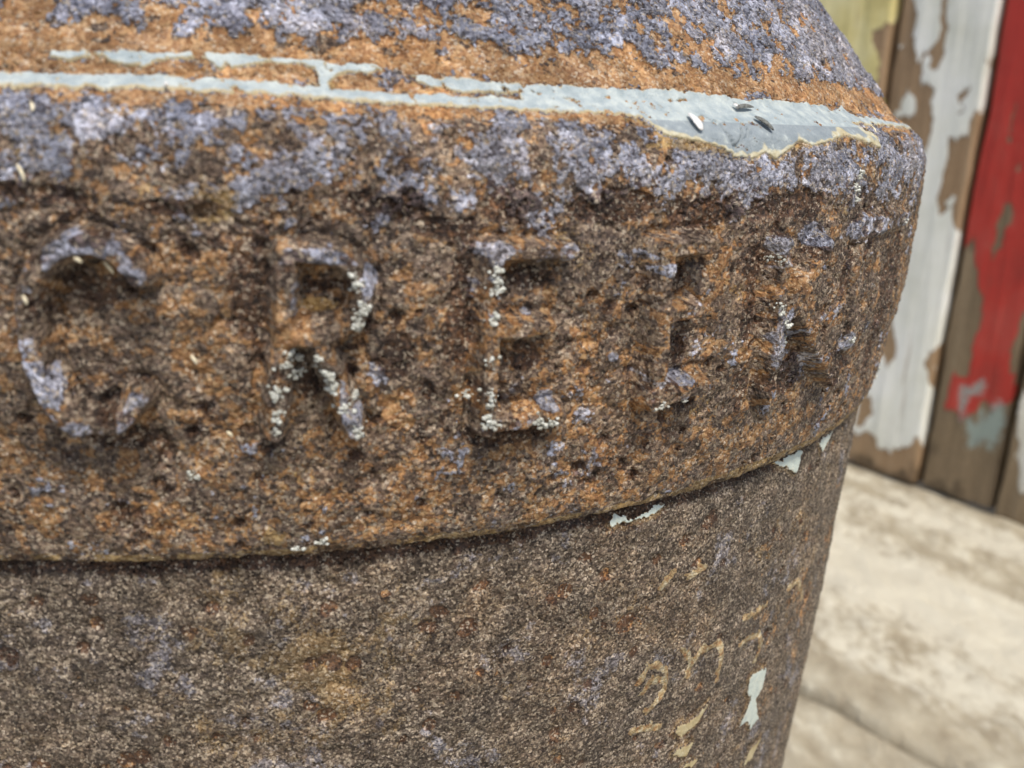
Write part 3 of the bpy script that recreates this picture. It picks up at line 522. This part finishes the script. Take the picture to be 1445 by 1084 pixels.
        och = .22+.26*fbm(X, T, .10, 461, 5, .8)+.25*np.exp(-((TH-.25)/.18)**2)*np.exp(-((Z+.47)/.08)**2)
        och = np.maximum(och, (.52+.3*fbm(X*3, T, .03, 471, 3))*(1-sstep(-.352, -.344, Z)*0)*(Z > -.351))
        rim = np.zeros(TH.shape)
        for s_ in FLAKE_RIMS:
            d = seg_dist(TH*.97+.001*warp, Z, [(a*.97, b) for a, b in s_]); rim = np.maximum(rim, (1-sstep(.0022, .0052, d+.0028*fineN-.0006))*1.0)
        h = .0012*fbm(X, T, .05, 481, 3)+.0010*midN+.0010*fineN-.0030*pits+.0012*rim
        ids = np.zeros(TH.shape, np.int32); paint = np.zeros(TH.shape)
        for i, p in enumerate(PALE_CHIPS+YELLOW_CHIPS):
            pw = .0012*warp
            sd = poly_sdf(TH*.97+pw+.0016*fineN, Z+.0020*fineN, [(a*.97, b) for a, b in p])+.0006; paint = np.maximum(paint, np.clip(.5+sd/.003*.5, 0, 1)); ids[sd > 0] = 10+i
            och = np.maximum(och, .6*(sd > -.006)*(sd < 0)); dark = np.maximum(dark, .5*(sd > -.009)*(sd < -.003))
        h = h*(1-.85*paint)+.0022*sstep(.45, .55, paint)
        Z2 = Z
    if tag == 'lid': grey = np.where(paint > .3, (1-sstep(.0008, .0095, sd+.0055*midN))*sstep(-.003, -.007, Z)+.5*(1-sstep(.0004, .0022, sd+.001*warp2)), grey)
    cl = lambda a: np.clip(a, 0, 1).astype(np.float32)
    seen = (T*0+1)*(sstep(-.3, -.25, TH)*(1-sstep(1.7, 1.75, TH))); h = h*(.3+.7*seen)*(1-.45*(tag == 'lid')*sstep(-.318, -.336, Z))
    if tag == 'lid': h = h*(1-sstep(.50, .6, Z))*(Rr > .3)*(1-(Rr < .95)*(Z < -.3))
    RR = Rr+h*nr[:, None]; ZZ = Z2+h*nz[:, None]
    co = np.stack([RR*np.sin(TH)*S, -RR*np.cos(TH)*S, (ZZ+2.5)*S], -1).reshape(-1, 3)
    wear = np.stack([cl(grey), cl(rust), cl(paint)], -1).reshape(-1, 3); stain_shade = np.stack([cl(dark), cl(och), cl(rim)], -1).reshape(-1, 3)
    nt_ = len(t); idx = np.arange(nt_*NTH).reshape(nt_, NTH); nx = np.roll(idx, -1, axis=1)
    quads = np.stack([idx[:-1], idx[1:], nx[1:], nx[:-1]], -1)
    fid = ids[:-1]; return co, quads.reshape(-1, 4), fid.ravel(), wear, stain_shade

def piece(name, data, sel, mat, parent, **kw):
    co, quads, fid, wear, stain_shade = data
    q = quads[sel]; used = np.zeros(len(co), bool); used[q.ravel()] = True
    remap = np.cumsum(used)-1
    return link(mesh_np(name, co[used], remap[q], mat, {'wear': wear[used], 'stain_shade': stain_shade[used]}), parent, **kw)

D = build('lid', LIDP, (.13, -.3466), .00095)
fid = D[2]
lid = piece('lid', D, fid == 0, M_LID, casting)
for i, ch in enumerate(('C', 'R', 'E', 'E', 'K')):
    piece('raised_letter', D, fid == i+1, M_LID, lid, label='raised cast letter %s' % ch)
piece('ledge_paint', D, fid == 6, M_PAINT, lid, label='pale grey-green paint left along the ledge')
D = build('barrel', BODP, (-.327, -.82), .00105)
fid = D[2]
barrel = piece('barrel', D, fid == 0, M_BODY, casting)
for i in range(len(PALE_CHIPS)+len(YELLOW_CHIPS)):
    if (fid == 10+i).sum() > 4: piece('paint_chip', D, fid == 10+i, M_CHIP if i < len(PALE_CHIPS) else M_YCHIP, barrel)
del D

# ---------------------------------------------------------------- things lying on the surface
LZ = np.array([p[0] for p in LIDP[::-1]]); LR = np.array([p[1] for p in LIDP[::-1]])
def surf(a, z, which='L'):
    if which == 'L':
        r = np.interp(z, LZ[4:], LR[4:]); dr = (np.interp(z+.004, LZ[4:], LR[4:])-np.interp(z-.004, LZ[4:], LR[4:]))/.008
    else: r = .963; dr = 0
    n = Vector((math.sin(a), -math.cos(a), -dr)).normalized()
    return Vector((r*math.sin(a), -r*math.cos(a), z+2.5)), n
rnd = random.Random(4)
def letter_h(a, z):
    best = 0
    for k_, st in LETTERS.items():
        for s_ in st:
            d = float(seg_dist(np.array([a*.97]), np.array([z]), [(p*.97, q) for p, q in s_])[0])
            w_ = {'C': .0098, 'R': .0090, 'E': .0090, 'E2': .0098, 'K': .0100, 'FAINT': .012}[k_]; h_ = {'C': .0200, 'R': .0175, 'E': .0170, 'E2': .0200, 'K': .0160, 'FAINT': .005}[k_]
            best = max(best, h_*float(1-sstep(w_*.45, w_*1.3, np.array([d]))[0]))
    return best
bm = bmesh.new(); bmesh.ops.create_icosphere(bm, subdivisions=2, radius=1)
icv = np.array([v.co[:] for v in bm.verts]); icf = np.array([[v.index for v in f.verts] for f in bm.faces]); bm.free()
shapes = []
for k in range(14):
    off = Vector((k*9.1, 0, 0)); shapes.append(icv*np.array([1+.9*mnoise.noise(Vector(v)*1.9+off) for v in icv])[:, None])
VV, FF = [], []; nv = 0
for (a, z, ra, rz) in CRUST:
    for _ in range(rnd.randint(16, 24)):
        aa = a+rnd.gauss(0, ra*.5)*(2 if rnd.random() < .15 else 1); zz = z+rnd.gauss(0, rz*.5)*(2 if rnd.random() < .15 else 1); p, n = surf(aa, zz); hh = letter_h(aa, zz)
        rad = max(rz, .0035)*(.08+.42*rnd.random()**2.2); q = np.array(p+n*(hh+rad*.05+.0010))
        VV.append((q+rnd.choice(shapes)*np.array([rnd.uniform(.8, 1.4), rnd.uniform(.8, 1.4), rnd.uniform(.7, 1.1)])*rad)*S); FF.append(icf+nv); nv += len(icv)
VV = np.concatenate(VV); FF = np.concatenate(FF)
me = mesh_np('white_crust', VV, FF, M_CRUST).data
o = link(bpy.data.objects.new('white_crust', me), lid, kind='stuff')

def sliver(name, p0, p1, width, thick, mat, label, cat, lift=.002, bend=.1, group=None):
    P0, n0 = surf(*p0); P1, n1 = surf(*p1); hh = max(letter_h(*p0), letter_h(*p1), letter_h((p0[0]+p1[0])/2, (p0[1]+p1[1])/2))
    n = (n0+n1).normalized(); ax = (P1-P0); L = ax.length; ax.normalize(); side = n.cross(ax).normalized()
    base = (P0+P1)/2+n*(lift+hh)
    bm = bmesh.new(); N = 9; rings = []
    for i in range(N):
        f = i/(N-1); wv = width*math.sin(math.pi*(.06+.88*f))**.6; cpt = ax*(f-.5)*L+n*bend*L*math.sin(math.pi*f)*.5+side*bend*L*math.sin(math.pi*f)*.6
        rings.append([bm.verts.new((cpt+side*wv*.5*math.cos(q)+n*thick*.5*math.sin(q)*(wv/width))*S) for q in [k*math.pi/3 for k in range(6)]])
    for a_, b_ in zip(rings[:-1], rings[1:]):
        for k in range(6): bm.faces.new((a_[k], a_[(k+1) % 6], b_[(k+1) % 6], b_[k]))
    bm.faces.new(rings[0][::-1]); bm.faces.new(rings[-1])
    bmesh.ops.recalc_face_normals(bm, faces=bm.faces[:])
    me = bpy.data.meshes.new(name); bm.to_mesh(me); bm.free(); me.materials.append(mat)
    for p_ in me.polygons: p_.use_smooth = True
    o = bpy.data.objects.new(name, me); o.location = Vector((AX*S, AY*S, 0))+base*S
    return link(o, None, label, cat, group)
SL = ['pale straw sliver on the far left of the shoulder, just below the pale paint line', 'longer pale straw sliver on the shoulder, left of and above the letter C',
      'short fat straw sliver on the top arc of the letter C', 'thin straw sliver slanting across the top arc of the letter C',
      'straw sliver on the upright of the letter C, under its top arc', 'thin straw sliver between the letters C and R',
      'small straw sliver low down between the letters C and R', 'white straw sliver under the right end of the pale paint ledge']
for (p0, p1), lb in zip(STRAW, SL): sliver('straw_sliver', p0, p1, .0030, .0016, M_STRAW, lb, 'straw', .0035, .12, 'straw slivers stuck to the rusty lid')
BL = [('seed_husk', 'oval white husk lying on the wide grey paint patch', 'husk', M_HUSK, .010), ('bark_splinter', 'dark grey curved splinter lying on the wide grey paint patch', 'splinter', M_BARK, .008),
      ('bark_splinter', 'grey splinter curled at the top of the wide paint patch', 'splinter', M_BARK, .006), ('seed_husk', 'tiny white husk beside the curled grey splinter', 'husk', M_HUSK, .005),
      ('seed_husk', 'tiny white husk on the pale paint line above and between letters C and R', 'husk', M_HUSK, .004)]
for (p0, p1), (nm, lb, ct, mt, wd) in zip(BITS, BL): sliver(nm, p0, p1, wd, .0028, mt, lb, ct, .0050, .08)
